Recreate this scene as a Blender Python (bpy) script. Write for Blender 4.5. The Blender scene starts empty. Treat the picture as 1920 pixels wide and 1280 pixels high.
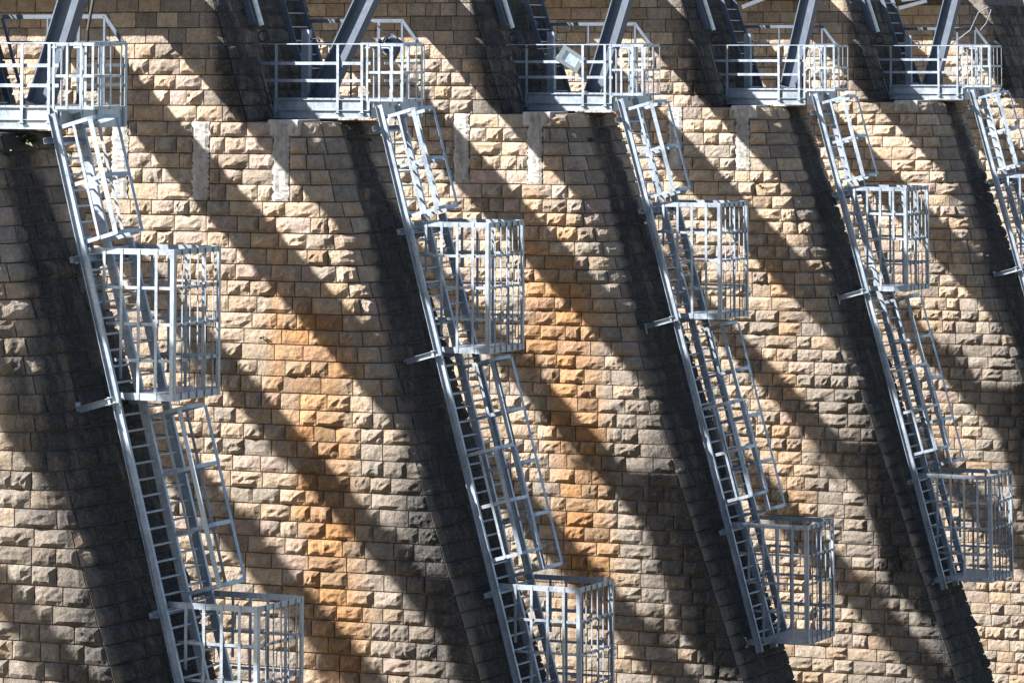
import bpy, math, random
import numpy as np
from mathutils import Vector, Matrix

random.seed(7)
rng = np.random.default_rng(11)
scene = bpy.context.scene
COL = scene.collection

# ------------------------------------------------------------------ camera
A = math.radians(65.0)          # view direction against the wall's normal
TH = math.radians(6.0)
F = 8048.0                      # focal length in pixels of the 1920 px wide photograph
HOR = 94.0                      # row of the horizon
vdir = np.array([math.sin(A), math.cos(A), 0.0])
rdir = np.array([math.cos(A), -math.sin(A), 0.0])
zdir = np.array([0.0, 0.0, 1.0])
fwd = vdir * math.cos(TH) + zdir * math.sin(TH)
upv = -vdir * math.sin(TH) + zdir * math.cos(TH)
PPY = HOR - F * math.tan(TH)

def project(X, Y, Z):
    d = X * fwd[0] + Y * fwd[1] + Z * fwd[2]
    x = 960 + F * (X * rdir[0] + Y * rdir[1] + Z * rdir[2]) / d
    y = PPY - F * (X * upv[0] + Y * upv[1] + Z * upv[2]) / d
    return x, y

cam = bpy.data.cameras.new('camera')
cam.sensor_width = 36.0
cam.lens = F / 1920 * 36.0
cam.shift_y = -(640 - PPY) / 1920
cam.clip_start = 1.0
cam.clip_end = 3000.0
cam_o = bpy.data.objects.new('camera', cam)
COL.objects.link(cam_o)
M = Matrix((
    (rdir[0], upv[0], -fwd[0], 0),
    (rdir[1], upv[1], -fwd[1], 0),
    (rdir[2], upv[2], -fwd[2], 0),
    (0, 0, 0, 1)))
cam_o.matrix_world = M
scene.camera = cam_o

# ------------------------------------------------------------------ light
SUN = Vector((-1.0, 1.05, 0.9975))        # towards the sun
KS = SUN.z / SUN.y
sun_el = math.atan2(SUN.z, math.hypot(SUN.x, SUN.y))
world = bpy.data.worlds.new('World')
scene.world = world
world.use_nodes = True
wn = world.node_tree
wn.nodes.clear()
sky = wn.nodes.new('ShaderNodeTexSky')
sky.sky_type = 'NISHITA'
sky.sun_disc = False
sky.dust_density = 0.8
sky.air_density = 0.85
sky.sun_elevation = sun_el
sky.sun_rotation = math.atan2(SUN.x, SUN.y)
bgn = wn.nodes.new('ShaderNodeBackground')
bgn.inputs['Strength'].default_value = 0.05
wout = wn.nodes.new('ShaderNodeOutputWorld')
wn.links.new(sky.outputs[0], bgn.inputs[0])
wn.links.new(bgn.outputs[0], wout.inputs[0])
sl = bpy.data.lights.new('sun', 'SUN')
sl.energy = 5.0
sl.angle = math.radians(0.53)
sl.color = (1.0, 0.95, 0.89)
so = bpy.data.objects.new('sun', sl)
so.rotation_euler = SUN.to_track_quat('Z', 'Y').to_euler()
so.location = (0, 0, 60)
COL.objects.link(so)
scene.view_settings.view_transform = 'Standard'
scene.view_settings.look = 'None'
scene.view_settings.gamma = 1.0
scene.view_settings.exposure = 1.9
scene.view_settings.use_curve_mapping = False

# ------------------------------------------------------------------ helpers
def new_mat(name):
    m = bpy.data.materials.new(name)
    m.use_nodes = True
    nt = m.node_tree
    b = nt.nodes['Principled BSDF']
    return m, nt, b

def node(nt, typ, **kw):
    n = nt.nodes.new(typ)
    for k, v in kw.items():
        setattr(n, k, v)
    return n

def coords(nt, scale=(1, 1, 1)):
    g = node(nt, 'ShaderNodeNewGeometry')
    mp = node(nt, 'ShaderNodeMapping')
    mp.inputs['Scale'].default_value = scale
    nt.links.new(g.outputs['Position'], mp.inputs['Vector'])
    return mp.outputs['Vector']

def noise(nt, vec, scale, detail=4.0, rough=0.6):
    n = node(nt, 'ShaderNodeTexNoise')
    n.inputs['Scale'].default_value = scale
    n.inputs['Detail'].default_value = detail
    n.inputs['Roughness'].default_value = rough
    nt.links.new(vec, n.inputs['Vector'])
    return n.outputs['Fac']

def ramp(nt, fac, p0, p1, c0=(0, 0, 0, 1), c1=(1, 1, 1, 1)):
    r = node(nt, 'ShaderNodeValToRGB')
    r.color_ramp.elements[0].position = p0
    r.color_ramp.elements[1].position = p1
    r.color_ramp.elements[0].color = c0
    r.color_ramp.elements[1].color = c1
    nt.links.new(fac, r.inputs['Fac'])
    return r.outputs['Color']

def mix(nt, fac, a, b, blend='MIX'):
    m = node(nt, 'ShaderNodeMix', data_type='RGBA', blend_type=blend)
    for sock, val in ((m.inputs[0], fac), (m.inputs[6], a), (m.inputs[7], b)):
        if isinstance(val, (int, float)):
            sock.default_value = val
        elif isinstance(val, tuple):
            sock.default_value = val
        else:
            nt.links.new(val, sock)
    return m.outputs[2]

def math_n(nt, op, a, b=None, c=None, clamp=False):
    m = node(nt, 'ShaderNodeMath', operation=op)
    m.use_clamp = clamp
    for i, val in enumerate((a, b, c)):
        if val is None:
            continue
        if isinstance(val, (int, float)):
            m.inputs[i].default_value = val
        else:
            nt.links.new(val, m.inputs[i])
    return m.outputs[0]

def bump(nt, b, height, strength, dist):
    bp = node(nt, 'ShaderNodeBump')
    bp.inputs['Strength'].default_value = strength
    bp.inputs['Distance'].default_value = dist
    nt.links.new(height, bp.inputs['Height'])
    nt.links.new(bp.outputs[0], b.inputs['Normal'])

# ------------------------------------------------------------------ materials
def stone_material():
    m, nt, b = new_mat('rock_faced_sandstone')
    at = node(nt, 'ShaderNodeAttribute', attribute_name='tint')
    st = node(nt, 'ShaderNodeAttribute', attribute_name='stain_shade')
    P = coords(nt)
    n_fine = noise(nt, P, 22.0, 6.0, 0.7)
    n_mid = noise(nt, P, 5.0, 5.0, 0.65)
    n_big = noise(nt, P, 1.1, 3.0, 0.6)
    c = mix(nt, 1.0, at.outputs['Color'], ramp(nt, n_fine, 0.25, 0.8, (.66, .66, .68, 1), (1.3, 1.28, 1.25, 1)), 'MULTIPLY')
    c = mix(nt, 1.0, c, ramp(nt, n_mid, 0.28, 0.72, (.72, .70, .68, 1), (1.18, 1.17, 1.15, 1)), 'MULTIPLY')
    ru = node(nt, 'ShaderNodeAttribute', attribute_name='rust')
    rs = noise(nt, coords(nt, (1.0, 1.0, 0.13)), 3.2, 5.0, 0.65)
    rm = math_n(nt, 'ADD', math_n(nt, 'MULTIPLY', ru.outputs['Fac'], 0.85), math_n(nt, 'MULTIPLY', math_n(nt, 'ADD', rs, n_mid), 0.5))
    rm = math_n(nt, 'MULTIPLY', math_n(nt, 'SUBTRACT', rm, 0.68), 2.3, clamp=True)
    c = mix(nt, math_n(nt, 'MULTIPLY', rm, 0.75), c, mix(nt, 1.0, c, (1.08, .76, .46, 1), 'MULTIPLY'))
    # streaks that run down the face: black crust and lichen
    S = coords(nt, (1.0, 1.0, 0.16))
    n_str = noise(nt, S, 5.5, 5.0, 0.7)
    k = math_n(nt, 'ADD', math_n(nt, 'MULTIPLY', n_str, 0.55), math_n(nt, 'MULTIPLY', n_big, 0.25))
    k = math_n(nt, 'ADD', k, math_n(nt, 'MULTIPLY', n_mid, 0.25))
    n_wide = noise(nt, coords(nt, (1.0, 1.0, 0.07)), 1.7, 3.0, 0.55)
    k = math_n(nt, 'ADD', k, math_n(nt, 'MULTIPLY', math_n(nt, 'SUBTRACT', n_wide, 0.5), 0.7))
    k = math_n(nt, 'ADD', k, st.outputs['Fac'])
    mask = math_n(nt, 'MULTIPLY', math_n(nt, 'SUBTRACT', k, 0.70), 2.2, clamp=True)
    dark = ramp(nt, n_fine, 0.35, 0.75, (.020, .020, .022, 1), (.115, .11, .103, 1))
    c = mix(nt, mask, c, dark)
    # pale lichen specks on dark stone
    v = node(nt, 'ShaderNodeTexVoronoi')
    v.inputs['Scale'].default_value = 9.0
    nt.links.new(P, v.inputs['Vector'])
    sp = math_n(nt, 'LESS_THAN', v.outputs['Distance'], math_n(nt, 'MULTIPLY', n_mid, 0.32))
    sp = math_n(nt, 'MULTIPLY', math_n(nt, 'MULTIPLY', sp, ramp(nt, noise(nt, P, 2.2, 3.0), 0.55, 0.66)), mask)
    c = mix(nt, math_n(nt, 'MULTIPLY', sp, 0.55), c, (.24, .235, .215, 1))
    n_lime = noise(nt, coords(nt, (1.0, 1.0, 0.10)), 3.1, 5.0, 0.7)
    lime = math_n(nt, 'MULTIPLY', math_n(nt, 'MULTIPLY', ramp(nt, n_lime, 0.60, 0.72), ramp(nt, n_mid, 0.42, 0.60)), 0.42)
    c = mix(nt, lime, c, (.43, .41, .375, 1))
    nt.links.new(c, b.inputs['Base Color'])
    b.inputs['Roughness'].default_value = 0.92
    b.inputs['Specular IOR Level'].default_value = 0.2
    h = math_n(nt, 'ADD', math_n(nt, 'MULTIPLY', noise(nt, P, 9.0, 8.0, 0.68), 1.0), math_n(nt, 'MULTIPLY', noise(nt, P, 30.0, 5.0, 0.75), 0.4))
    bump(nt, b, h, 1.0, 0.11)
    return m

def mortar_material():
    m, nt, b = new_mat('weathered_mortar')
    P = coords(nt)
    c = ramp(nt, noise(nt, P, 7.0, 5.0), 0.3, 0.75, (.055, .05, .045, 1), (.17, .15, .13, 1))
    nt.links.new(c, b.inputs['Base Color'])
    b.inputs['Roughness'].default_value = 0.95
    bump(nt, b, noise(nt, P, 30.0, 5.0), 0.6, 0.02)
    return m

def concrete_material(name, c0, c1, bump_d=0.03):
    m, nt, b = new_mat(name)
    P = coords(nt)
    n1 = noise(nt, P, 4.0, 6.0, 0.65)
    n2 = noise(nt, coords(nt, (1, 1, .25)), 6.0, 5.0, 0.7)
    c = ramp(nt, n1, 0.3, 0.75, c0, c1)
    c = mix(nt, 0.7, c, ramp(nt, n2, 0.35, 0.62, (.45, .45, .45, 1), (1.05, 1.05, 1.05, 1)), 'MULTIPLY')
    nt.links.new(c, b.inputs['Base Color'])
    b.inputs['Roughness'].default_value = 0.9
    bump(nt, b, math_n(nt, 'ADD', noise(nt, P, 12.0, 6.0), math_n(nt, 'MULTIPLY', noise(nt, P, 45.0, 3.0), 0.3)), 0.8, bump_d)
    return m

def steel_material(name, c0, c1, metallic, rough, streak=0.35):
    m, nt, b = new_mat(name)
    P = coords(nt)
    sp = node(nt, 'ShaderNodeTexVoronoi')
    sp.inputs['Scale'].default_value = 30.0
    nt.links.new(P, sp.inputs['Vector'])
    n1 = noise(nt, P, 3.5, 5.0, 0.65)
    k = math_n(nt, 'ADD', math_n(nt, 'MULTIPLY', n1, 0.7), math_n(nt, 'MULTIPLY', sp.outputs['Color'], 0.3))
    c = ramp(nt, k, 0.3, 0.72, c0, c1)
    n2 = noise(nt, coords(nt, (1, 1, .12)), 14.0, 4.0, 0.7)
    c = mix(nt, streak, c, ramp(nt, n2, 0.38, 0.66, (.55, .53, .5, 1), (1.0, 1.0, 1.0, 1)), 'MULTIPLY')
    n3 = noise(nt, coords(nt, (1, 1, .3)), 5.0, 6.0, 0.75)
    c = mix(nt, math_n(nt, 'MULTIPLY', ramp(nt, n3, 0.62, 0.78), 0.55), c, (.17, .115, .075, 1))
    n4 = noise(nt, P, 1.3, 4.0, 0.6)
    c = mix(nt, 1.0, c, ramp(nt, n4, 0.3, 0.7, (.74, .75, .78, 1), (1.12, 1.12, 1.1, 1)), 'MULTIPLY')
    nt.links.new(c, b.inputs['Base Color'])
    b.inputs['Metallic'].default_value = metallic
    nt.links.new(ramp(nt, n1, 0.3, 0.7, (rough - .1,) * 3 + (1,), (rough + .12,) * 3 + (1,)), b.inputs['Roughness'])
    bump(nt, b, noise(nt, P, 40.0, 3.0), 0.15, 0.004)
    return m

MAT = {
    'stone': stone_material(),
    'mortar': mortar_material(),
    'patch': concrete_material('repair_mortar', (.24, .23, .215, 1), (.46, .445, .42, 1)),
    'concrete': concrete_material('cast_concrete', (.30, .29, .27, 1), (.46, .44, .41, 1)),
    'galv': steel_material('galvanised_steel', (.26, .315, .38, 1), (.43, .49, .56, 1), 0.5, 0.42),
    'paint': steel_material('blue_grey_painted_steel', (.06, .08, .112, 1), (.095, .122, .168, 1), 0.0, 0.55, 0.2),
    'dark': steel_material('dark_galvanised_steel', (.16, .19, .23, 1), (.26, .30, .35, 1), 0.15, 0.55),
}
def simple(name, col, rough=0.6, metallic=0.0):
    m, nt, b = new_mat(name)
    P = coords(nt)
    c = mix(nt, 1.0, col + (1,), ramp(nt, noise(nt, P, 12.0, 4.0), 0.3, 0.7, (.75, .75, .75, 1), (1.1, 1.1, 1.1, 1)), 'MULTIPLY')
    nt.links.new(c, b.inputs['Base Color'])
    b.inputs['Roughness'].default_value = rough
    b.inputs['Metallic'].default_value = metallic
    return m
MAT['cable'] = simple('black_rubber', (.012, .012, .013), 0.5)
MAT['tube'] = simple('white_plastic_tube', (.72, .76, .74), 0.35)
MAT['lamp_body'] = simple('grey_green_cast_aluminium', (.26, .31, .31), 0.5)
MAT['lamp_dark'] = simple('dark_cast_aluminium', (.07, .085, .11), 0.5)
MAT['lens'] = simple('lamp_glass', (.55, .66, .72), 0.12)
MAT['leaf'] = simple('green_leaf', (.035, .062, .018), 0.6)
MAT['rust'] = simple('rusty_steel', (.25, .10, .035), 0.8)
MAT['ground'] = simple('dry_grass_ground', (.15, .125, .085), 0.95)

def link(o, parent=None):
    COL.objects.link(o)
    if parent is not None:
        o.parent = parent
    return o

def empty(name, loc, label, cat, group=None):
    o = bpy.data.objects.new(name, None)
    o.empty_display_size = 0.3
    o.location = loc
    tag(o, label, cat, group)
    return link(o)

def tag(o, label=None, cat=None, group=None, kind=None):
    if label: o['label'] = label
    if cat: o['category'] = cat
    if group: o['group'] = group
    if kind: o['kind'] = kind
    return o

class MB:
    """collects faces of one part"""
    def __init__(self):
        self.v = []; self.f = []
    def quadbox(self, c8):
        n = len(self.v)
        self.v += [tuple(c) for c in c8]
        for q in ((0, 3, 2, 1), (4, 5, 6, 7), (0, 1, 5, 4), (1, 2, 6, 5), (2, 3, 7, 6), (3, 0, 4, 7)):
            self.f.append(tuple(n + i for i in q))
        return self
    def box(self, x0, x1, y0, y1, z0, z1):
        return self.quadbox([(x0, y0, z0), (x1, y0, z0), (x1, y1, z0), (x0, y1, z0),
                             (x0, y0, z1), (x1, y0, z1), (x1, y1, z1), (x0, y1, z1)])
    def bar(self, p0, p1, w, t, side):
        """bar from p0 to p1, width w along side, thickness t across"""
        p0 = Vector(p0); p1 = Vector(p1); d = (p1 - p0).normalized()
        s = Vector(side); s = (s - d * s.dot(d)).normalized(); u = d.cross(s)
        s = s * (w / 2); u = u * (t / 2)
        return self.quadbox([p0 - s - u, p0 + s - u, p0 + s + u, p0 - s + u,
                             p1 - s - u, p1 + s - u, p1 + s + u, p1 - s + u])
    def tube(self, pts, r, n=8):
        pts = [Vector(p) for p in pts]
        ref = Vector((0.31, 0.42, 0.85))
        base = len(self.v)
        for i, p in enumerate(pts):
            d = (pts[min(i + 1, len(pts) - 1)] - pts[max(i - 1, 0)]).normalized()
            s = d.cross(ref)
            if s.length < 1e-3: s = d.cross(Vector((1, 0, 0)))
            s.normalize(); u = d.cross(s)
            for k in range(n):
                a = 2 * math.pi * k / n
                self.v.append(tuple(p + s * (r * math.cos(a)) + u * (r * math.sin(a))))
        for i in range(len(pts) - 1):
            for k in range(n):
                a0 = base + i * n + k; a1 = base + i * n + (k + 1) % n
                self.f.append((a0, a1, a1 + n, a0 + n))
        self.f.append(tuple(base + k for k in reversed(range(n))))
        e = base + (len(pts) - 1) * n
        self.f.append(tuple(e + k for k in range(n)))
        return self
    def mesh(self, name, mat, off=(0, 0, 0)):
        me = bpy.data.meshes.new(name)
        o = off
        me.from_pydata([(x - o[0], y - o[1], z - o[2]) for x, y, z in self.v], [], self.f)
        me.materials.append(MAT[mat])
        me.update()
        return me

def bevel(o, w):
    b = o.modifiers.new('bevel', 'BEVEL')
    b.width = w
    b.segments = 1
    b.limit_method = 'ANGLE'
    return o

MESH = {}
def part(name, parent, key, build, mat, loc=(0, 0, 0), label=None):
    """a part whose mesh is shared by every copy built under the same key"""
    if key not in MESH:
        mb = MB(); build(mb)
        MESH[key] = mb.mesh(name, mat)
    o = bpy.data.objects.new(name, MESH[key])
    o.location = loc
    if label: o['label'] = label
    return link(o, parent)

# ------------------------------------------------------------------ the place
LX = [65.08, 77.70, 89.87, 102.05, 114.22, 126.40]     # ladder axes along the dam
EDGE_L = [-1.55, -1.10, -1.10, -0.75, -0.90, -0.90]    # flank of each buttress against its ladder
EDGE_R, EDGE_RU = 1.78, 2.92
NC, NM = 40.60, 0.347                                   # lower nose: Y = NC + NM Z
UC, UM = 42.06, 0.33                                    # upper nose, set back above the ledge
LEDGE = -1.44
TOP = 1.62
BOT = -20.0
CH = 0.314

def nose_y(z):
    return UC + UM * z if z > LEDGE else NC + NM * z

def smooth(a, b, x):
    t = min(max((x - a) / (b - a), 0.0), 1.0)
    return t * t * (3 - 2 * t)

def corner_r(z):
    if z > LEDGE: return 0.10
    return 0.70 + (0.07 - 0.70) * smooth(-5.5, -9.5, z) if z < -5.5 else 0.70

def profile(s, z, xe, depth, zr=None):
    """point of the face: s < 0 on the flank, s > 0 on the nose; depth is proud of the nominal face;
    zr is the middle of the course: joints on the flank stay upright, the corner follows the batter"""
    zr = z if zr is None else zr
    R = corner_r(zr); h = R * math.pi / 4; yn = nose_y(zr)
    slope = UM if zr > LEDGE else NM
    yn += slope * (z - zr) * smooth(-h - .15, h, s)
    if s <= -h:
        return (xe - depth, yn + R + (-s - h), z)
    if s >= h:
        return (xe + R + (s - h), yn - depth, z)
    a = (s + h) / (2 * h) * math.pi / 2           # 0 at the flank, pi/2 at the nose
    nx, ny = -math.cos(a), -math.sin(a)
    return (xe + R + nx * (R + depth), yn + R + ny * (R + depth), z)

PAL = [(.52, .44, .35), (.49, .425, .35), (.45, .41, .355), (.55, .47, .38), (.41, .38, .34), (.50, .41, .32), (.47, .40, .36)]
OCHRE = [(.50, .37, .23), (.45, .32, .19), (.53, .42, .28), (.40, .28, .17)]
GREY = [(.25, .24, .225), (.30, .285, .265), (.22, .21, .20), (.34, .315, .285)]

def which_b(x):
    return int(np.argmin([abs(x - l - .3) for l in LX]))
RUSTB = (0.15, 0.95, 1.0, 0.4, 0.3, 0.3)
def rust_at(i, y, z):
    w = math.exp(-((y - (39.9 + .10 * (z + 7))) / 0.75) ** 2) * smooth(-3.6, -6.2, z) * (1 - smooth(-11.5, -13.5, z))
    w += .45 * math.exp(-((y - 40.9) / 0.3) ** 2) * smooth(-2.6, -3.2, z) * (1 - smooth(-6.5, -8.5, z))
    return w * RUSTB[i]
def block_color(i, s, y, z, on_nose):
    r = random.random()
    c = np.array(random.choice(PAL))
    w = math.exp(-((y - (40.05 + .08 * (z + 7))) / 0.85) ** 2) * smooth(-2.6, -4.5, z) * (1 - smooth(-10.5, -13.0, z))
    w *= (0.2, 0.9, 1.0, 0.45, 0.3, 0.3)[i]
    w2 = 0.07 * (1 - smooth(0.0, 1.0, z))
    if r < w * 0.35 + w2:
        t = .3 + .45 * min(1.0, w * 1.3)
        c = (1 - t) * c + t * np.array(random.choice(OCHRE))
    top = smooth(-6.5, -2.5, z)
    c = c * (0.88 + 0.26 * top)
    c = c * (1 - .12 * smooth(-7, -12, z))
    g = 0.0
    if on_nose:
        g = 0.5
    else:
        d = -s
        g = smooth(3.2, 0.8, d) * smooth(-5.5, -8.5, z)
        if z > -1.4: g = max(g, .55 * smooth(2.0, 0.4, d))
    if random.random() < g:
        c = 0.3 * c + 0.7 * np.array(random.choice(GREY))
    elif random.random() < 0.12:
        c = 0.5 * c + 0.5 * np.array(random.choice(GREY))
    return c * random.uniform(0.82, 1.10) * np.array((.86, .825, .79))

def stain_shade_at(i, s, x, y, z):
    """black crust, with painted shade on the leftmost buttress: 0 clean, 1 solid"""
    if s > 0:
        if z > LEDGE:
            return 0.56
        wide = smooth(-1.8, -7.0, z)
        c0 = 1.45; hw = 0.42 + 1.1 * wide
        band = smooth(hw + .45, hw - .15, abs(s - (c0 + .35 * wide)))
        base = -.16 + .30 * wide + (.36 * (1 - .6 * wide) if i == 0 else 0.0)  # leftmost nose: crust deepened to paint in shade as well
        return base + (0.64 - base) * band
    d = -s
    v = -0.24
    if i == 0 and LEDGE > z: v += .42 * (1 - smooth(-6.5, -8.5, z))  # leftmost flank: crust plus shade put into the colour
    v += 0.42 * smooth(1.3, 0.0, d) * (0.75 if z < LEDGE else 1.0)
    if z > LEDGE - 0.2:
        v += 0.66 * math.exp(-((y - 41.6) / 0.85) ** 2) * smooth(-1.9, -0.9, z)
    v += 0.56 * smooth(-6.0, -10.0, z) * smooth(3.8, 0.6, d)
    v += 0.10 * smooth(0.0, 1.0, z)
    return v

NU, NV = 7, 5
def block_geometry(i, s0, s1, z0, z1, amp, pillow):
    """front grid with a sunk rim; returns verts, faces, tint, stain"""
    xe = LX[i] + EDGE_L[i]
    J = 0.011 if s0 < 0.2 else 0.017
    zm = (z0 + z1) / 2
    us = np.linspace(0, 1, NU); vs = np.linspace(0, 1, NV)
    # split-face relief: a few random planes chipped off a pillow
    L = s1 - s0; H = z1 - z0
    gx = random.uniform(-1, 1); gz = random.uniform(-.9, .7)
    planes = [(random.uniform(0, 2 * math.pi), random.uniform(.10, .42)) for _ in range(4)]
    hmap = np.zeros((NV, NU))
    for a, vv in enumerate(vs):
        for b, uu in enumerate(us):
            eu = min(uu, 1 - uu) * L; ev = min(vv, 1 - vv) * H
            e = min(1.0, eu / 0.075) * min(1.0, ev / 0.065)
            h = 1.0 + 0.35 * gx * (uu - .5) + 0.45 * gz * (vv - .5)
            for (pa, pd) in planes:
                dd = (uu - .5) * L / .3 * math.cos(pa) + (vv - .5) * H / .3 * math.sin(pa)
                h = min(h, 1.0 - (dd - pd) * 1.1) if dd > pd else h
            h += random.uniform(-.33, .33)
            hmap[a, b] = e * max(h, -.1)
    V = []; T = []
    jitu = [random.uniform(-.5, .5) / NU for _ in range(NU)]
    wav0 = random.uniform(-.006, .006); wav1 = random.uniform(-.006, .006)
    for a, vv in enumerate(vs):
        z = z0 + J + (H - 2 * J) * vv
        for b, uu in enumerate(us):
            u2 = uu + (jitu[b] * .6 if 0 < b < NU - 1 else 0)
            s = s0 + J + (L - 2 * J) * u2
            zz = z + (wav0 * (1 - vv) + wav1 * vv) * math.sin(uu * 3.1)
            if 0 < a < NV - 1 and 0 < b < NU - 1:
                zz += random.uniform(-.12, .12) * H / NV
            V.append(profile(s, zz, xe, amp * hmap[a, b] + pillow, zm))
            T.append(stain_shade_at(i, s, V[-1][0], V[-1][1], zz))
    Fc = []
    for a in range(NV - 1):
        for b in range(NU - 1):
            p = a * NU + b
            Fc.append((p, p + 1, p + NU + 1, p + NU))
    rim = [b for b in range(NU)] + [a * NU + NU - 1 for a in range(1, NV)] + \
          [(NV - 1) * NU + b for b in range(NU - 2, -1, -1)] + [a * NU for a in range(NV - 2, 0, -1)]
    base = len(V)
    for k in rim:
        a, b = divmod(k, NU)
        z = z0 + J + (H - 2 * J) * vs[a]; s = s0 + J + (L - 2 * J) * us[b]
        V.append(profile(s, z, xe, -0.085, zm))
        T.append(T[k])
    n = len(rim)
    for k in range(n):
        Fc.append((rim[(k + 1) % n], rim[k], base + k, base + (k + 1) % n))
    return V, Fc, T

def stone_mesh(name, V, Fc, tint, T, off):
    me = bpy.data.meshes.new(name)
    me.from_pydata([(x - off[0], y - off[1], z - off[2]) for x, y, z in V], [], Fc)
    at = me.attributes.new('tint', 'FLOAT_COLOR', 'POINT')
    at.data.foreach_set('color', np.asarray(tint, dtype=np.float32).ravel())
    sa = me.attributes.new('stain_shade', 'FLOAT', 'POINT')
    sa.data.foreach_set('value', np.asarray(T, dtype=np.float32))
    ra = me.attributes.new('rust', 'FLOAT', 'POINT')
    ra.data.foreach_set('value', np.asarray([rust_at(which_b(v[0]), v[1], v[2]) for v in V], dtype=np.float32))
    me.materials.append(MAT['stone'])
    me.update()
    return me

PATCH = [(42.46, 42.85), (40.63, 41.0), (44.35, 44.72)]
ZP = (LEDGE, LEDGE - 5 * CH)

def build_buttress(i):
    xe = LX[i] + EDGE_L[i]; xr = LX[i] + EDGE_R; xru = LX[i] + EDGE_RU
    org = (LX[i], 40.0, BOT)
    which = ('leftmost', 'second', 'third', 'fourth', 'fifth', 'farthest right')[i]
    lab = {0: 'stone dam buttress at the left edge behind the nearest steel ladder',
           1: 'stone dam buttress behind the second ladder from the left',
           2: 'stone dam buttress behind the third ladder, the platform with the pale floodlight',
           3: 'stone dam buttress behind the fourth ladder from the left',
           4: 'stone dam buttress behind the ladder cut off by the right edge',
           5: 'sliver of stone buttress at the upper right corner, beyond the last ladder'}[i]
    root = empty('stone_buttress', org, lab, 'buttress', 'masonry buttresses of the dam')
    # core with mortar showing in the joints
    nz0 = int(math.floor((LEDGE - BOT) / CH)); nz1 = int(math.floor((TOP - LEDGE) / CH))
    mb = MB()
    def loft(zs, xright, cf):
        rings = []
        for z in zs:
            R = corner_r(z)
            ring = [(xe + .045, cf(z) + 7.6, z)]
            for q in np.linspace(0, 1, 6):
                a = q * math.pi / 2
                ring.append((xe + R - math.cos(a) * (R - .045), cf(z) + R - math.sin(a) * (R - .045), z))
            ring.append((xright, cf(z) + .045, z))
            ring.append((xright, cf(z) + 2.1, z))
            ring.append((xe + .9, cf(z) + 2.1, z))
            ring.append((xe + .9, cf(z) + 7.6, z))
            rings.append(ring)
        n = len(rings[0]); b0 = len(mb.v)
        for rg in rings: mb.v.extend(rg)
        for k in range(len(rings) - 1):
            for j in range(n):
                a0 = b0 + k * n + j; a1 = b0 + k * n + (j + 1) % n
                mb.f.append((a0, a1, a1 + n, a0 + n))
        mb.f.append(tuple(b0 + (len(rings) - 1) * n + j for j in range(n)))
        mb.f.append(tuple(b0 + j for j in reversed(range(n))))
    loft([BOT] + list(np.arange(-19, LEDGE - 1.0, 1.0)) + [LEDGE - .001], xr, lambda z: NC + NM * z)
    loft([LEDGE - .02, TOP], xru, lambda z: UC + UM * z)
    core = link(bpy.data.objects.new('core', mb.mesh('core', 'mortar', org)), root)

    # courses
    items = []
    z = LEDGE
    zb = [LEDGE + k * CH for k in range(-int((LEDGE - BOT) / CH), int((TOP - LEDGE) / CH) + 1)]
    zb = [z if abs(z - LEDGE) < .01 else z + random.uniform(-.016, .016) for z in zb]
    for k in range(len(zb) - 1):
        z0, z1 = zb[k], zb[k + 1]
        zc = (z0 + z1) / 2
        if zc < -18.3: continue
        upper = zc > LEDGE
        yn = nose_y(zc); R = corner_r(zc); h = R * math.pi / 4
        smax = (xru if upper else xr) - (xe + R) + h
        smin = -((48.3 if upper else 46.0) + .347 * min(zc + 1.6, 0) - yn) + R - h
        if i == 5 and zc < -9: continue
        # joints along the course
        cuts = []
        sharp = R < 0.2
        s = 0.0 if sharp else random.uniform(-.25, .35)
        start = s
        while s < smax - 0.35:
            cuts.append(s); s += random.uniform(0.62, 1.25)
        if smax - cuts[-1] < 0.3 and len(cuts) > 1: cuts.pop()
        cuts.append(smax)
        s = start
        left = []
        while s > smin:
            s -= random.choice((random.uniform(.36, .52), random.uniform(.46, .66), random.uniform(.6, .86)))
            left.append(s)
        cuts = sorted(left) + cuts
        blocked = []
        if ZP[1] < zc < ZP[0] and i < 4:
            for (pa, pb) in PATCH:
                blocked.append((-(pb - yn) + R - h, -(pa - yn) + R - h))
            new = []
            for c in cuts:
                for (a, b) in blocked:
                    if a - .16 < c < b + .16: break
                else: new.append(c)
            cuts = sorted(new + [x for ab in blocked for x in ab])
        for a, b in zip(cuts[:-1], cuts[1:]):
            if any(abs(a - p) < 1e-6 for p, q in blocked): continue
            if b - a < .1: continue
            sc = (a + b) / 2
            on_nose = sc > h * .5
            if on_nose: amp = random.uniform(.045, .085); pil = .008
            elif zc > .2: amp = random.uniform(.006, .018); pil = 0.0
            elif random.random() < .16: amp = random.uniform(.02, .035); pil = 0.0
            else: amp = random.uniform(.055, .115); pil = .002
            V, Fc, T = block_geometry(i, a, b, z0, z1, amp, pil)
            X, Y, Z = profile(sc, zc, xe, 0)
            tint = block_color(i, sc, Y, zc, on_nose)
            pts = [project(*profile(q, w, xe, 0)) for q, w in ((a, z0), (b, z0), (b, z1), (a, z1))]
            area = 0.0
            for p, q in zip(pts, pts[1:] + pts[:1]): area += p[0] * q[1] - q[0] * p[1]
            area = abs(area) / 2
            cx = sum(p[0] for p in pts) / 4; cy = sum(p[1] for p in pts) / 4
            if not (-5 < cx < 1925 and -5 < cy < 1285): area = 0
            if i > 0:      # hidden behind the buttress to the left
                rx, ry = project(LX[i - 1] + (EDGE_RU if upper else EDGE_R), nose_y(zc), zc)
                if cx < rx + 2: area = 0
            if i == 0 and cx < 0: area = 0
            items.append((area, V, Fc, T, tint, (X, Y, Z)))
    items.sort(key=lambda t: -t[0])
    restV, restF, restC, restT = [], [], [], []
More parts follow.
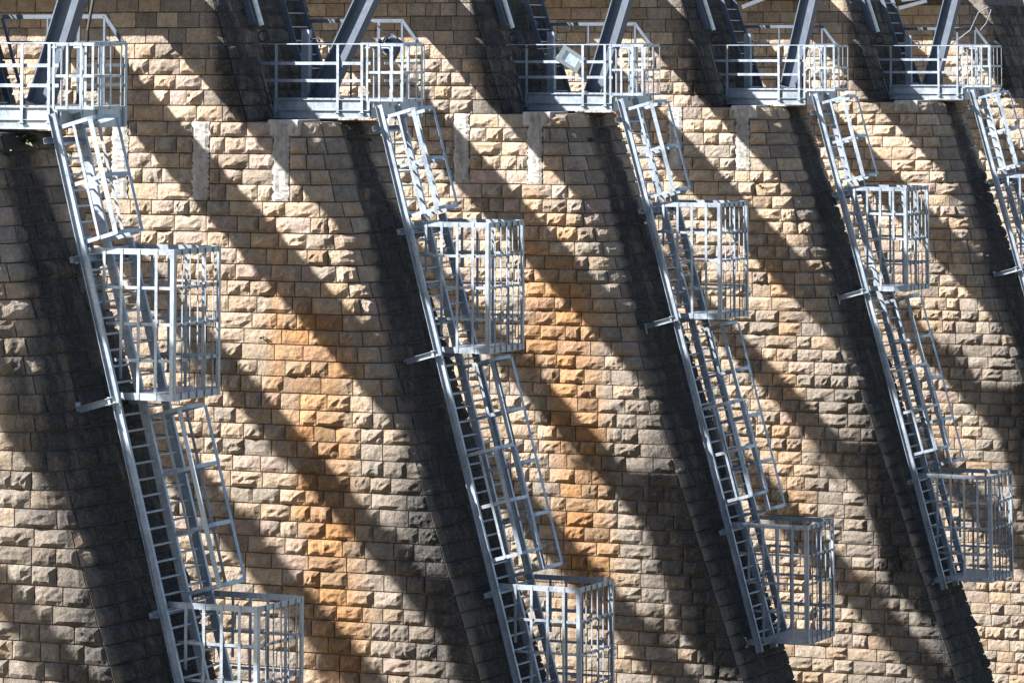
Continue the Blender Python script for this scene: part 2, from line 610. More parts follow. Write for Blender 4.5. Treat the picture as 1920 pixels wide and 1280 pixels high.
    for n, (area, V, Fc, T, tint, ctr) in enumerate(items):
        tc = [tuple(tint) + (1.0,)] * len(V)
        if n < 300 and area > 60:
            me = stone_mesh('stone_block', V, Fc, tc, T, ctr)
            o = bpy.data.objects.new('stone_block', me)
            o.location = tuple(np.subtract(ctr, org))
            link(o, root)
        else:
            b = len(restV)
            restV += V; restC += tc; restT += T
            restF += [tuple(b + q for q in f) for f in Fc]
    o = link(bpy.data.objects.new('stone_courses', stone_mesh('stone_courses', restV, restF, restC, restT, org)), root)
    o['kind'] = 'stuff'

    # repair strips on the flank
    for (pa, pb) in PATCH:
        if pa < nose_y(-2.4) + .6 or i >= 4: continue
        z1p = ZP[0]; z0p = ZP[1]
        z1p = LEDGE + .0 + CH * 0 if False else LEDGE
        g = MB(); ny_, nz_ = 5, 34
        for a in range(nz_ + 1):
            for b in range(ny_ + 1):
                edge = (a in (0, nz_)) or (b in (0, ny_))
                yy = pa + .005 + (pb - pa - .01) * b / ny_ + (random.uniform(-.03, .03) if edge else 0)
                zz = z0p + (z1p - z0p) * a / nz_
                g.v.append((xe - (.02 if edge else random.uniform(.03, .06)), yy, zz))
        for a in range(nz_):
            for b in range(ny_):
                p = a * (ny_ + 1) + b
                g.f.append((p, p + ny_ + 1, p + ny_ + 2, p + 1))
        nf = len(g.v); m_ = (nz_ + 1) * (ny_ + 1)
        rim = [b for b in range(ny_ + 1)] + [a * (ny_ + 1) + ny_ for a in range(1, nz_ + 1)] + \
              [nz_ * (ny_ + 1) + b for b in range(ny_ - 1, -1, -1)] + [a * (ny_ + 1) for a in range(nz_ - 1, 0, -1)]
        for k in rim:
            v = g.v[k]; g.v.append((xe + .06, v[1], v[2]))
        for k in range(len(rim)):
            g.f.append((rim[k], rim[(k + 1) % len(rim)], nf + (k + 1) % len(rim), nf + k))
        o = link(bpy.data.objects.new('repair_strip', g.mesh('repair_strip', 'patch', org)), root)
        o['label'] = 'pale grey mortar strip filling a slot in the stonework'
    # unseen slab added so its shadow falls on the top courses
    wo = (TOP - 0.27) * 1.0 / SUN.z
    g = MB().box(xe - wo, xe + .95, 43.55, UC + 8.4, TOP, TOP + .3)
    link(bpy.data.objects.new('coping_slab', g.mesh('coping_slab', 'concrete', org)), root)
    # bearing pad on the ledge under the platform beam
    g = MB().box(xe - .03, xe + .95, 40.42, 41.12, LEDGE - .27, LEDGE + .05)
    o = link(bpy.data.objects.new('bearing_pad', g.mesh('bearing_pad', 'concrete', org)), root)
    bevel(o, .02)
    return root

for i in range(6):
    build_buttress(i)

# ground, and long unseen beams added for the shadow bands they cast
g = MB(); g.v += [(-900, -900, BOT + .05), (1200, -900, BOT + .05), (1200, 1200, BOT + .05), (-900, 1200, BOT + .05)]; g.f.append((0, 1, 2, 3))
o = link(bpy.data.objects.new('ground', g.mesh('ground', 'ground'))); tag(o, kind='structure')

def shadow_beam(q0, q1, zc, h, name, label):
    """beam along the dam whose shadow covers the band Z - KS Y in (q0, q1)"""
    b = ((q1 - q0) - h) / KS
    yc = (zc - (q0 + q1) / 2) / KS
    g = MB().box(10, 190, yc - b / 2, yc + b / 2, zc - h / 2, zc + h / 2)
    o = link(bpy.data.objects.new(name, g.mesh(name, 'concrete')))
    tag(o, label, 'beam')
    return o
shadow_beam(-41.10, -39.92, 2.35, .38, 'shadow_beam', 'unseen concrete beam added for its shadow band, nearer the noses')
shadow_beam(-43.70, -42.40, 2.40, .45, 'shadow_beam', 'wider unseen concrete beam added for its shadow band, farther back')
shadow_beam(-46.75, -45.85, 2.40, .40, 'shadow_beam', 'third unseen concrete beam added for its shadow band')
shadow_beam(-49.80, -48.70, 2.40, .40, 'shadow_beam', 'rearmost unseen concrete beam added for its shadow band')

def shade_leaves(q, w, n, name_label):  # unseen foliage, added only to break up the shadow edges
    """unseen leaf clumps added along a rear beam for ragged soft-edged shade"""
    V, Fq = [], []
    yc = (2.4 - q) / KS
    x = 30.0
    lumps = []
    while x < 128:
        lumps.append((x, random.uniform(-.6, .6), random.uniform(.15, .42))); x += random.uniform(1.0, 2.8)
    for (cx, dz, r) in lumps:
        for _ in range(int(n * r)):
            d = Vector((random.gauss(0, 1), random.gauss(0, 1), random.gauss(0, 1))).normalized() * r * random.random() ** .4
            p = Vector((cx, yc - dz * .6, 2.4 + dz * .7)) + d
            a = Vector((random.gauss(0, 1), random.gauss(0, 1), random.gauss(0, 1))).normalized()
            b = a.orthogonal().normalized(); a *= random.uniform(.07, .15); b *= random.uniform(.05, .10)
            k = len(V); V.extend([tuple(p - a), tuple(p + b), tuple(p + a), tuple(p - b)]); Fq.append((k, k + 1, k + 2, k + 3))
    me = bpy.data.meshes.new('shade_leaves'); me.from_pydata(V, [], Fq); me.materials.append(MAT['leaf'])
    o = link(bpy.data.objects.new('shade_leaves', me)); tag(o, name_label, 'plant', kind='stuff')
shade_leaves(-46.3, .8, 130, 'unseen leaf clumps added to roughen the shadow of the third beam')
shade_leaves(-49.3, .8, 130, 'unseen leaf clumps added to roughen the shadow of the rearmost beam')

# ------------------------------------------------------------------ ladders
LM = 0.275
LC = 39.32                                      # front of the stringers: Y = LC + LM Z
nl = math.hypot(1, LM)
EUP = Vector((0, LM / nl, 1 / nl))              # up along the ladder
OUT = Vector((0, -1 / nl, LM / nl))             # away from the wall
def lp(x, z, out=0.0):
    """point on ladder plane at height z, moved out by out; relative to ladder origin (x from axis)"""
    return Vector((x, LC + LM * z, z)) + OUT * out
XA, XB, XC = -0.17, 0.63, 1.43
SD = 0.150                                       # stringer depth
RS = 0.272

def stringer(mb, z0, z1, flip):
    a = lp(0, z0, -SD / 2); b = lp(0, z1, -SD / 2)
    mb.bar(a, b, SD - .016, .012, OUT)
    for o in (-.004, -SD + .004):
        sx = -0.030 * flip
        mb.bar(lp(sx, z0, o), lp(sx, z1, o), .070, .010, (1, 0, 0))

def hoop_path(w, d, r=.16, n=5):
    """U path in (x, out) from (0,0) round to (w,0)"""
    pts = [(0, 0), (0, (d - r) * .5), (-.01, d - r)]
    for k in range(1, n + 1):
        a = math.pi - k / n * math.pi / 2
        pts.append((r + r * math.cos(a), d - r + r * math.sin(a)))
    for k in range(1, n + 1):
        a = math.pi / 2 - k / n * math.pi / 2
        pts.append((w - r + r * math.cos(a), d - r + r * math.sin(a)))
    pts += [(w, (d - r) * .5), (w, 0)]
    return pts
HP = hoop_path(.80, .73)

def hoop(mb):
    for (a, b) in zip(HP[:-1], HP[1:]):
        p = Vector((a[0], 0, 0)) + OUT * a[1]; q = Vector((b[0], 0, 0)) + OUT * b[1]
        mb.bar(p, q, .068, .009, EUP)

STRAPS = [(-.012, .28, (0, 1), .05), (.0, .62, (.12, .99), .088), (.74, .722, (1, .35), .065), (.806, .30, (0, 1), .055)]

def cage(root, key, xbase, zs):
    for z in zs:
        p = lp(xbase, z, 0.0)
        part('hoop', root, 'hoop', hoop, 'galv', p - Vector((0, 0, 0)))
    L = abs(zs[0] - zs[-1]) * nl
    for j, (sx, so_, sd, sw) in enumerate(STRAPS):
        def b(mb, so_=so_, sx=sx, sd=sd, L=L, sw=sw):
            side = Vector((sd[0], 0, 0)) + OUT * sd[1]
            mb.bar(Vector((sx, 0, 0)) + OUT * so_ - EUP * .02, Vector((sx, 0, 0)) + OUT * so_ - EUP * (L + .02), sw, .007, side)
        part('strap', root, 'strap%d_%.2f' % (j, L), b, 'galv', lp(xbase, zs[0]))

BW = 1.64
def basket(root, zt, hb=2.57, dy=0.0):
    """box-shaped guard round a rest platform"""
    zb = zt - hb
    yo = 36.75 + LM * (zt + 3.41) - (0.04 if zt < -5 else 0) - dy
    def lad(z): return LC + LM * z - .012
    def frame(mb):
        for z, hgt in ((zt - .045, .10), (zb + .06, .12)):
            yi = lad(z) + .10
            for x in (0.0, BW):
                mb.bar((x, yo, z), (x, yi, z), hgt, .010, (0, 0, 1))
            mb.bar((-.004, yo, z), (BW + .004, yo, z), hgt - .002, .010, (0, 0, 1))
        for x in (0.0, BW):
            s = 1 if x == 0 else -1
            mb.bar((x - .006 * s, yo + .035, zb), (x - .006 * s, yo + .035, zt - .005), .075, .010, (0, 1, 0))
            mb.bar((x + .035 * s, yo - .008, zb), (x + .035 * s, yo - .008, zt - .005), .075, .010, (1, 0, 0))
    key = 'basket%.2f_%.2f' % (zt, dy)
    fr = part('guard_basket', root, key, frame, 'galv')
    for k in (1, 2, 3):
        z = zt - .045 - (hb - .1) * k / 4
        def ring(mb, z=z):
            for x in (0.0, BW):
                mb.bar((x + .012 * (1 if x == 0 else -1), yo, z), (x + .012 * (1 if x == 0 else -1), lad(z) + .08, z), .052, .008, (0, 0, 1))
            mb.bar((0, yo + .010, z), (BW, yo + .010, z), .052, .008, (0, 0, 1))
        part('guard_rail', fr, key + 'r%d' % k, ring, 'galv')
    for x in (0.0, BW):
        for k in range(1, 5):
            off = .345 * k
            zl = zt - .05
            zlow = (yo + off - LC) / LM          # where the ladder crosses this bar
            z0 = max(zb + .01, zlow - .05)
            if z0 > zl - .1: continue
            def vb(mb, off=off, z0=z0, x=x, zl=zl):
                s = 1 if x == 0 else -1
                mb.bar((x - .012 * s, yo + off, z0), (x - .012 * s, yo + off, zl + .045), .055, .008, (0, 1, 0))
            part('bar', fr, key + 'v%.1f_%d' % (x, k), vb, 'galv')
    for k in range(1, 6):
        x = BW * k / 6
        def ob(mb, x=x): mb.bar((x, yo - .012, zb + .01), (x, yo - .012, zt - .01), .034, .008, (0.6, 1, 0))
        part('bar', fr, key + 'o%d' % k, ob, 'galv')
    def floor(mb): mb.box(.012, BW - .012, yo + .012, lad(zb) - .02, zb + .10, zb + .118)
    part('floor_plate', fr, key + 'fl', floor, 'galv')
    return fr

ORD = ['leftmost', 'second', 'third', 'fourth', 'rightmost']
LLAB = ['leftmost galvanised caged access ladder, the largest, with only one lower cage run',
        'second galvanised access ladder from the left, with two box guard baskets',
        'third galvanised access ladder from the left, ending in a basket near the bottom edge',
        'fourth galvanised access ladder from the left, ending above the lower right corner',
        'fifth galvanised access ladder, cut off by the right edge of the picture']

def build_ladder(i):
    zend = -11.95 if i == 0 else -13.15
    zt2 = -9.34 if i == 0 else -10.41
    root = empty('access_ladder', (LX[i] + (0, .02, -.03, .03, -.02)[i], 0, 0), LLAB[i], 'ladder', 'caged ladders on the buttresses')
    for nm, x, z1, fl in (('a', XA, -1.08, 1), ('b', XB, -1.08, -1), ('c', XC, -3.28, -1)):
        part('stringer', root, 'str%s%.1f' % (nm, zend), lambda mb, z1=z1, fl=fl: stringer(mb, zend, z1, fl), 'galv', (x, 0, 0))
    def rung(mb): mb.tube([(0.0, 0, 0), (.80, 0, 0)], .022, 8)
    z = -1.32
    while z > zend + .1:
        part('rung', root, 'rung', rung, 'galv', lp(XA, z, -.075)); z -= RS
    z = -3.42
    while z > zend + .1:
        part('rung', root, 'rung', rung, 'galv', lp(XB, z, -.075)); z -= RS
    cage(root, 'u', XA, [-1.34, -2.33, -3.30])
    if i == 0: cage(root, 'r', XB, [-6.32 - .985 * k for k in range(4)])
    else: cage(root, 'r', XB, [-6.30 - 1.005 * k for k in range(5)])
    if i > 0: cage(root, 'l', XA, [-7.95, -8.95, -9.95])
    basket(root, -3.41); basket(root, zt2, dy=(0, 0, .06, .16, .16)[i])
    # cross bars behind the stringers and arms to the wall
    for z in (-1.52, -3.55, zt2 - .14):
        p = lp(0, z, -SD - .06)
        def cb(mb):
            mb.bar((-.46, 0, 0), (1.62, 0, 0), .10, .006, EUP)
            for s in (-1, 1):
                mb.bar(Vector((-.46, 0, 0)) + EUP * (.047 * s) + OUT * .028, Vector((1.62, 0, 0)) + EUP * (.047 * s) + OUT * .028, .055, .006, OUT)
            mb.bar((-.24, 0, 0), (-.20, 0, 0), .13, .07, EUP)
            for bx in (-.42, -.30, XA, XB, XC, 1.56):
                mb.tube([Vector((bx, 0, 0)) + OUT * .0, Vector((bx, 0, 0)) + OUT * .03], .018, 6)
        def cbs(mb):
            mb.bar((-.46, 0, 0), (.75, 0, 0), .10, .006, EUP)
            for s in (-1, 1):
                mb.bar(Vector((-.46, 0, 0)) + EUP * (.047 * s) + OUT * .028, Vector((.75, 0, 0)) + EUP * (.047 * s) + OUT * .028, .055, .006, OUT)
        if z < -2: part('cross_bar', root, 'crossbar', cb, 'galv', p)
        else: part('cross_bar', root, 'crossbar_short', cbs, 'dark', p)
    for z in (-3.55, -5.95, -9.3, zend + .25):
        base = lp(0, z, -SD)
        # length to the nose along -OUT
        t = (NC + NM * base.z - base.y) / (-OUT.y + NM * OUT.z)
        for x in (-.27, 1.53):
            if z in (-3.55, -9.3) and x < 0: continue
            def arm(mb, t=t):
                mb.bar(OUT * .10, -OUT * t, .11, .008, EUP)
                for s in (-1, 1):
                    mb.bar(OUT * .10 + EUP * (.052 * s) + Vector((-.03, 0, 0)), -OUT * t + EUP * (.052 * s) + Vector((-.03, 0, 0)), .062, .008, (1, 0, 0))
                mb.bar(OUT * .02 + EUP * 0 + Vector((-.035, 0, 0)), -OUT * .03 + Vector((-.035, 0, 0)), .15, .012, EUP)
                pl = -OUT * (t - .01)
                mb.bar(pl - EUP * .17, pl + EUP * .13, .16, .014, (1, 0, 0))
            part('wall_bracket', root, 'arm%.2f_%.1f' % (z, zend), arm, 'galv', base + Vector((x, 0, 0)))
    return root
for i in range(5):
    build_ladder(i)

# ------------------------------------------------------------------ platforms
PLAB = ['railed steel platform at the upper left corner above the leftmost ladder',
        'railed steel platform with a dark floodlight behind its rails, second from the left',
        'railed steel platform carrying the pale grey floodlight, third from the left',
        'railed steel platform fourth from the left, with an empty front rail',
        'railed steel platform at the upper right below a bent rod']
XN, XF = 0.10, 2.40
YO = 39.45
ZD = -1.0
def build_platform(i):
    root = empty('inspection_platform', (LX[i], -.28 if i == 0 else 0, 0), PLAB[i], 'platform', 'railed platforms on the buttress ledges')
    yi = lambda z: UC + UM * z - .02
    def ibeam(mb, p0, p1, z0, z1, sgn):
        pass
    def near_beam(mb, x, s):
        y0, y1 = YO, yi(-1.2) + .0
        mb.box(x, x + .012, y0, y1, -1.372, ZD)
        for z in (ZD, -1.215, -1.372):
            mb.box(x - .05 * s if s > 0 else x, (x + .05) if s > 0 else x + .06, y0 + .001, y1 - .001, z - .006, z + .006)
    part('beam', root, 'pbn', lambda mb: near_beam(mb, XN, 1), 'galv')
    part('beam', root, 'pbf', lambda mb: near_beam(mb, XF, -1), 'galv')
    def end_beam(mb):
        mb.box(XN + .06, XF - .02, YO - .01, YO + .01, -1.37, ZD - .01)
        mb.box(XN + .06, XF - .02, YO - .05, YO + .05, ZD - .008, ZD + .004)
    part('end_beam', root, 'peb', end_beam, 'galv')
    def deck(mb):
        for k in range(10):
            y = YO + .06 + k * .205
            mb.box(XN + .02, XF - .01, y, y + .19, ZD + .008, ZD + .028)
    part('deck', root, 'pdk', deck, 'galv')
    # near railing
    xr_ = XN - .03
    def rail(z, w, y0, y1, x):
        return lambda mb: mb.bar((x, y0, z), (x, y1, z), w, .012, (0, 0, 1))
    part('top_rail', root, 'ptr', lambda mb: mb.bar((xr_, YO - .02, .12), (xr_, yi(.12) + .02, .12), .05, .022, (1, 0, 0)), 'galv')
    for z in (-.27, -.62):
        part('mid_rail', root, 'pmr%.2f' % z, rail(z, .062, YO - .02, yi(z), xr_ + .03), 'galv')
    def spost(mb): mb.bar((xr_, yi(.12), .13), (xr_, yi(-1.37) + .03, -1.37), .062, .012, (0, 1, 0))
    part('end_post', root, 'psp', spost, 'galv')
    for k, y in enumerate((41.56, 40.15, 39.60)):
        def post(mb, y=y):
            mb.box(xr_ - .028, xr_ - .018, y - .028, y + .028, -1.30, .11)
            mb.box(xr_ - .018, xr_ + .03, y - .005, y + .005, -1.30, .11)
            mb.box(xr_ - .05, xr_ + .07, y - .055, y + .055, -1.27, -1.255)
        part('post', root, 'pnp%d' % k, post, 'galv')
    # far railing, higher, sloping down at the outer end; dark paint imitates its shade
    yb = 39.86
    part('top_rail', root, 'pft', lambda mb: mb.bar((XF, yb, .60), (XF, yi(.60) - .22, .60), .075, .03, (0, 0, 1)), 'paint')
    part('mid_rail', root, 'pfm', lambda mb: mb.bar((XF, YO - .02, .13), (XF, yi(.13) - .2, .13), .06, .03, (0, 0, 1)), 'paint')
    part('sloping_rail', root, 'pfs', lambda mb: mb.bar((XF, yb + .01, .62), (XF, YO + .02, .12), .07, .03, (0, 0.6, 0.6)), 'paint')
    part('end_post', root, 'pfe', lambda mb: mb.bar((XF, yi(.60) - .22, .58), (XF, yi(-.98) - .19, -.98), .055, .03, (0, 1, 0)), 'paint')
    for k, (y, w) in enumerate(((41.05, .03), (40.40, .06), (yb, .045))):
        part('post', root, 'pfp%d' % k, lambda mb, y=y, w=w: mb.box(XF - .02, XF + .02, y - w / 2, y + w / 2, ZD, .57), 'paint')
    # outer end railing
    for z in (.12, -.27, -.62):
        part('mid_rail', root, 'per%.2f' % z, lambda mb, z=z: mb.bar((XB + .08, YO - .03, z), (XF + .02, YO - .03, z), .055, .012, (0, 0, 1)), 'galv')
    for k, x in enumerate((1.45, XF - .02)):
        part('post', root, 'pep%d' % k, lambda mb, x=x: mb.box(x - .045, x + .045, YO - .055, YO - .043, -1.37, .11), 'galv')
    # guard box over the head of the ladder
    y0, y1 = YO - .10, YO - .92
    for z, hgt in ((.10, .055), (-.45, .05), (-1.0, .055)):
        def ring(mb, z=z, hgt=hgt):
            mb.bar((XA - .03, y0, z), (XA - .03, y1, z), hgt, .010, (0, 0, 1))
            mb.bar((XA - .036, y1, z), (XB + .076, y1, z), hgt - .002, .010, (0, 0, 1))
            mb.bar((XB + .07, y0, z), (XB + .07, y1, z), hgt, .010, (0, 0, 1))
        part('guard_rail', root, 'pgr%.2f' % z, ring, 'galv')
    for k, (x, y, sd) in enumerate(((XA - .04, y0, (0, 1, 0)), (XA - .04, y0 - .27, (0, 1, 0)), (XA - .04, y0 - .55, (0, 1, 0)), (XA - .04, y1 + .03, (0, 1, 0)),
                                (.02, y1 - .01, (1, 0, 0)), (.34, y1 - .01, (1, 0, 0)), (XB + .07, y1 - .01, (1, 0, 0)),
                                (XB + .08, y0 - .1, (0, 1, 0)), (XB + .08, y0 - .45, (0, 1, 0)))):
        part('guard_bar', root, 'pgb%d' % k, lambda mb, x=x, y=y, sd=sd: mb.bar((x, y, -1.03), (x, y, .12), .046, .008, sd), 'galv')
    for k, x in enumerate((XA + .03, XB - .03)):
        def handle(mb, x=x):
            y = YO - .22
            pts = [(x, y, -1.15), (x, y, -.02)]
            for a in range(1, 5): pts.append((x, y + .06 - .06 * math.cos(a * math.pi / 8), -.02 + .06 * math.sin(a * math.pi / 8)))
            pts.append((x, y + .20, .04))
            mb.tube(pts, .02, 8)
        part('grab_handle', root, 'pgh%d' % k, handle, 'galv')
    # hinge tray at the ladder head
    part('threshold', root, 'pth', lambda mb: mb.box(XA + .02, XB, YO - .30, YO - .06, -1.06, -1.03), 'galv')
    return root
for i in range(5):
    build_platform(i)

# ------------------------------------------------------------------ inclined struts, wall posts, upper ladders, lamps
STR = [((40.19, -.96), (39.55, .89)), ((41.15, -1.01), (40.08, 1.02)), ((40.36, -.99), (39.65, 1.15)), ((40.31, -.96), (39.74, 1.28)), ((40.78, -.99), (40.12, 1.41))]
SLAB = ['blue-grey steel strut slanting up at the upper left corner', 'blue-grey steel strut rising from the second platform',
        'blue-grey steel strut rising behind the pale floodlight', 'blue-grey steel strut rising from the fourth platform',
        'blue-grey steel strut rising from the platform near the right edge']
ULAB = ['narrow dark ladder on the upper wall at the left edge', 'narrow dark ladder on the upper wall beside the second platform',
        'narrow dark ladder on the upper wall beside the third platform', 'narrow dark ladder on the upper wall beside the fourth platform',
        'narrow dark ladder on the upper wall beside the fifth platform']
for i in range(5):
    (yb_, zb_), (yt_, zt_) = STR[i]
    b = Vector((1.2, yb_, zb_)); d = Vector((0, yt_ - yb_, zt_ - zb_)).normalized()
    root = empty('steel_strut', (LX[i], 0, 0), SLAB[i], 'strut', 'inclined struts above the platforms')
    e = b + d * 3.6
    side = Vector((0, 1, 0)); s_ = (side - d * side.dot(d)).normalized()
    mb = MB(); mb.bar(b, e, .40, .02, side)
    link(bpy.data.objects.new('web', mb.mesh('web', 'paint')), root)
    for k in (-1, 1):
        mb = MB(); mb.bar(b + s_ * (.20 * k), e + s_ * (.20 * k), .30, .026, (1, 0, 0))
        link(bpy.data.objects.new('flange', mb.mesh('flange', 'paint')), root)
    mb = MB(); mb.bar(b - d * .0 + Vector((0, 0, -.0)), b + d * .02, .52, .40, side)
    link(bpy.data.objects.new('base_plate', mb.mesh('base_plate', 'paint')), root)
    # box post standing on the platform
    o = MB().box(.95, 1.13, 41.30, 41.46, ZD + .03, .42)
    root = empty('control_post', (LX[i], 0, 0), 'grey box-section post standing on the %s platform beside the wall' % ORD[i], 'post', 'box posts on the platforms')
    link(bpy.data.objects.new('post', o.mesh('post', 'dark')), root)
    o = MB().box(.93, .99, 41.27, 41.31, -.9, .40)
    link(bpy.data.objects.new('conduit', o.mesh('conduit', 'galv')), root)
    o = MB().tube([(.9, 41.22, .22), (.9, 41.05, .23), (.9, 41.0, .14), (.9, 40.98, .05)], .02)
    link(bpy.data.objects.new('valve_handle', o.mesh('valve_handle', 'cable')), root)
    # narrow ladder on the upper nose
    root = empty('wall_ladder', (LX[i], 0, 0), ULAB[i], 'ladder', 'narrow ladders on the upper wall')
    un = math.hypot(1, UM)
    def up_(x, z, o_): return Vector((x, UC + UM * z - o_, z))
    for x in (1.45, 2.30):
        part('stringer', root, 'uls%.2f' % x, lambda mb, x=x: mb.bar(up_(x, -1.0, .22), up_(x, 1.58, .22), .11, .03, (0, 1, 0)), 'paint')
    for k in range(9):
        z = -.95 + k * .285
        part('rung', root, 'ulr', lambda mb: mb.tube([(1.45, 0, 0), (2.30, 0, 0)], .016), 'galv', up_(0, z, .22))
    for z in (.9, -.2):
        part('wall_bracket', root, 'ulb%.1f' % z, lambda mb, z=z: mb.bar(up_(1.45, z, .22), up_(1.45, z, -.02), .06, .02, (1, 0, 0)), 'paint')
    # tube lamp hung on the wall
    root = empty('tube_lamp', (LX[i], 0, 0), 'white tube lamp on the wall above the %s platform' % ORD[i], 'lamp', 'tube lamps on the upper wall')
    part('tube', root, 'tlt', lambda mb: mb.tube([up_(.20, .50, .24), up_(.20, 1.55, .24)], .055, 12), 'tube')
    part('back_rail', root, 'tlb', lambda mb: mb.bar(up_(.05, .52, .12), up_(.05, 1.58, .12), .14, .06, (0, 1, 0)), 'paint')
    def ring(mb):
        c = up_(.20, .28, .2)
        mb.tube([c + Vector((.0, .11 * math.cos(a), .11 * math.sin(a))) for a in np.linspace(0, 2 * math.pi, 15)], .014, 6)
    part('cable_loop', root, 'tlr', ring, 'cable')

# floodlights
def floodlight(i, pos, rx, rz, ry, mat, label):
    root = empty('floodlight', pos, label, 'floodlight')
    R = Matrix.Rotation(rz, 4, 'Z') @ Matrix.Rotation(rx, 4, 'X') @ Matrix.Rotation(ry, 4, 'Y')
    def add(nm, mb, m_):
        me = mb.mesh(nm, m_); me.transform(R)
        return link(bpy.data.objects.new(nm, me), root)
    w, h, d = .27, .20, .10
    mb = MB().quadbox([(-w * .8, d, -h * .7), (w * .8, d, -h * .7), (w, -d * .2, -h), (-w, -d * .2, -h),
                       (-w * .8, d, h * .7), (w * .8, d, h * .7), (w, -d * .2, h), (-w, -d * .2, h)])
    bevel(add('housing', mb, mat), .012)
    mb = MB().box(-w * 1.06, w * 1.06, -d * .5, -d * .2 - .001, -h * 1.08, -h * .62)
    mb.box(-w * 1.06, w * 1.06, -d * .5, -d * .2 - .001, h * .62, h * 1.08)
    mb.box(-w * 1.06, -w * .66, -d * .5, -d * .2 - .001, -h * .62, h * .62)
    mb.box(w * .66, w * 1.06, -d * .5, -d * .2 - .001, -h * .62, h * .62)
    add('front_frame', mb, mat)
    mb = MB().box(-w * .66, w * .66, -d * .32, -d * .26, -h * .62, h * .62)
    add('glass', mb, 'lens')
    mb = MB()
    for s in (-1, 1): mb.bar((s * w * 1.0, 0.02, 0), (s * w * 1.0, .26, -.02), .05, .012, (0, 0, 1))
    mb.bar((-w * 1.0, .26, -.02), (w * 1.0, .26, -.02), .05, .012, (0, 0, 1))
    add('yoke', mb, mat)
    for k in range(6):
        x = -w * .7 + k * w * .28
        add('cooling_fin', MB().box(x, x + .012, d, d + .05, -h * .6, h * .6), mat)
    return root
floodlight(2, (LX[2] + .0, 40.45, -.22), math.radians(-18), math.radians(-48), math.radians(35), 'lamp_body', 'pale grey-green floodlight tilted down on the third platform')
floodlight(1, (LX[1] + 1.9, 39.85, .06), math.radians(20), math.radians(60), math.radians(-20), 'lamp_dark', 'dark floodlight seen from behind on the second platform')

def cable(pts, r, label, name='cable'):
    mb = MB().tube(pts, r, 6)
    o = link(bpy.data.objects.new(name, mb.mesh(name, 'cable')))
    return tag(o, label, 'cable')
def arc(p0, p1, sag, n=9):
    p0 = Vector(p0); p1 = Vector(p1)
    return [p0.lerp(p1, t) + Vector((0, 0, -sag * 4 * t * (1 - t))) for t in np.linspace(0, 1, n)]
X1, X2, X3, X5 = LX[0], LX[1], LX[2], LX[4]
cable([(X1 + 2.0, 39.75, -.95), (X1 + 2.02, 39.73, -.2), (X1 + 2.0, 39.70, .35), (X1 + 2.05, 39.62, .9), (X1 + 2.0, 39.6, 1.8)], .035, 'thick dark cable bundle hanging behind the upper left platform')
cable(arc((X1 + 1.9, 39.7, .75), (X1 + 1.6, 39.2, 1.7), .1), .012, 'thin dark wire curling off the cable bundle, upper left')
cable(arc((X2 + 1.6, 40.95, .1), (X2 + 1.4, 40.3, 1.8), .25), .012, 'thin black cable looping past the second strut')
cable(arc((X2 + 1.9, 40.55, .55), (X2 + 1.9, 39.95, .25), -.14), .014, 'black lead of the dark floodlight')
cable(arc((X3 + .05, 41.7, .08), (X3 + .05, 40.6, .10), .07), .014, 'black lead slung under the top rail of the third platform')
mb = MB().tube([(X5 + 1.2, 40.3, .05), (X5 + 1.2, 39.6, .55), (X5 + 1.2, 39.35, 1.05), (X5 + 1.2, 39.05, 1.2), (X5 + 1.2, 38.98, 1.1), (X5 + 1.2, 39.12, .75), (X5 + 1.2, 39.3, .55)], .014, 6)
o = link(bpy.data.objects.new('bent_rod', mb.mesh('bent_rod', 'dark')))
tag(o, 'thin bent rod sticking up above the platform near the right edge', 'rod')

# ------------------------------------------------------------------ small things on the wall
def pixel_on(px, py, n, c):
    R = fwd + (px - 960) / F * rdir + (PPY - py) / F * upv
    return Vector(R * (c / float(np.dot(R, n))))
def tuft(px, py, size, nb, label, i, flank=False):
    if flank: p = pixel_on(px, py, (1, 0, 0), LX[i] + EDGE_L[i] - .06); base = Vector((-1, 0, 0))
    else: p = pixel_on(px, py, (0, 1, -NM), NC - .05); base = Vector((0, -1, 0))
    V, Fq = [], []
    for _ in range(nb):
        q = Vector((random.uniform(-1, 1), random.uniform(-1, 1), random.uniform(-.4, .4))) * size * .7
        q -= base * min(0, q.dot(base)) 
        d = (base * random.uniform(.4, 1) + Vector((random.uniform(-.8, .8), random.uniform(-.8, .8), random.uniform(-.2, 1.1)))).normalized()
        w = d.orthogonal().normalized() * size * .10; L = size * random.uniform(.5, 1.1)
        k = len(V)
        V.extend([tuple(q - w), tuple(q + w), tuple(q + d * L * .6 + w * .8 + Vector((0, 0, -.02))), tuple(q + d * L * .6 - w * .8), tuple(q + d * L + Vector((0, 0, -.3 * L)))])
        Fq += [(k, k + 1, k + 2, k + 3), (k + 3, k + 2, k + 4)]
    me = bpy.data.meshes.new('grass_tuft'); me.from_pydata(V, [], Fq); me.materials.append(MAT['leaf'])
    o = bpy.data.objects.new('grass_tuft', me); o.location = p; link(o)
    tag(o, label, 'plant', 'weeds in the joints')
tuft(8, 288, .12, 40, 'weeds at the left edge below the upper left platform', 0)
tuft(45, 262, .20, 70, 'dark weeds hanging under the upper left platform beam', 0)
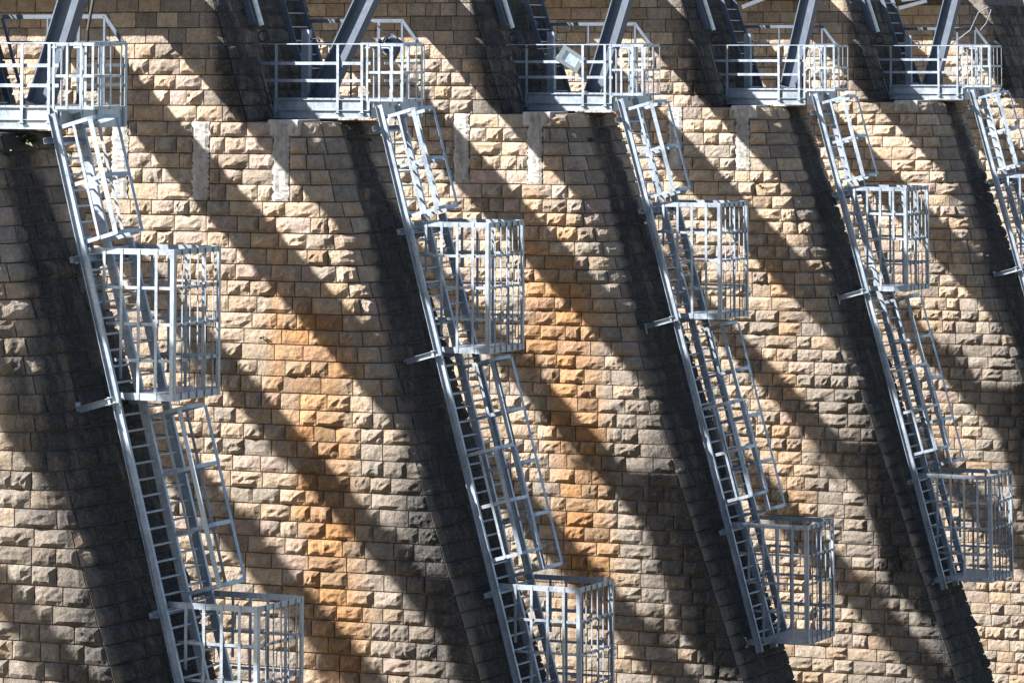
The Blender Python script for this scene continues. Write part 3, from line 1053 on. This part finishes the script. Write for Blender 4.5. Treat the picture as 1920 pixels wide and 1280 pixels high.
tuft(95, 268, .12, 40, 'weed clump close beside the top of the leftmost ladder', 0)
tuft(100, 487, .06, 22, 'tiny weed in a joint left of the leftmost ladder', 0)
tuft(494, 633, .07, 22, 'small weed in a joint right of the leftmost basket', 1, True)
tuft(1214, 747, .11, 40, 'green weeds on the bend of the wall left of the third ladder', 2)
tuft(1288, 972, .11, 36, 'weed clump low on the third buttress by the cross bar', 2)
tuft(1432, 352, .07, 24, 'weed in a joint below the fourth platform', 3, True)
tuft(1105, 262, .10, 36, 'weeds under the third platform beam', 2)
for (wx, wy, wi, fl_, lab_) in ((1880, 665, 4, True, 'weed in a joint near the right edge beside the fourth ladder'),
        (1232, 880, 2, False, 'weed in the bend low on the third buttress'), (1420, 345, 3, True, 'second weed under the fourth platform, left of the other'),
        (812, 1010, 1, False, 'tiny weed in the dark joint left of the second ladder'), (1585, 645, 3, False, 'tiny weed on the bend left of the fourth ladder'),
        (690, 262, 1, False, 'weeds in the dark streak under the second platform'), (1460, 238, 3, False, 'weeds in the dark streak under the fourth platform')):
    tuft(wx, wy, random.uniform(.05, .10), 26, lab_, wi, fl_)
# rust on the wall plate of the second ladder
p = pixel_on(757, 682, (1, 0, 0), LX[1] - .27)
g = MB().box(-.04, .035, -.05, .06, -.07, .05)
o = bpy.data.objects.new('rusty_bolt_block', g.mesh('rusty_bolt_block', 'rust')); o.location = p; link(o)
tag(o, 'small rusty block under the wall bracket of the second ladder', 'block')
# short arms at the head of the upper wall ladders
for i, a, b in ((3, (1392, 14), (1446, -8)), (4, (1686, 16), (1738, 2))):
    pa = pixel_on(*a, (1, 0, 0), LX[i] + 1.0); pb = pixel_on(*b, (1, 0, 0), LX[i] + 1.0)
    g = MB().bar(pa, pb, .10, .06, (0, 0, 1)); g.bar(pa + Vector((.5, .1, .22)), pb + Vector((.5, 0, .12)), .07, .05, (0, 0, 1))
    o = link(bpy.data.objects.new('crane_jib', g.mesh('crane_jib', 'lamp_dark')))
    tag(o, 'dark steel jib at the top edge above the %s platform' % ORD[i], 'jib')
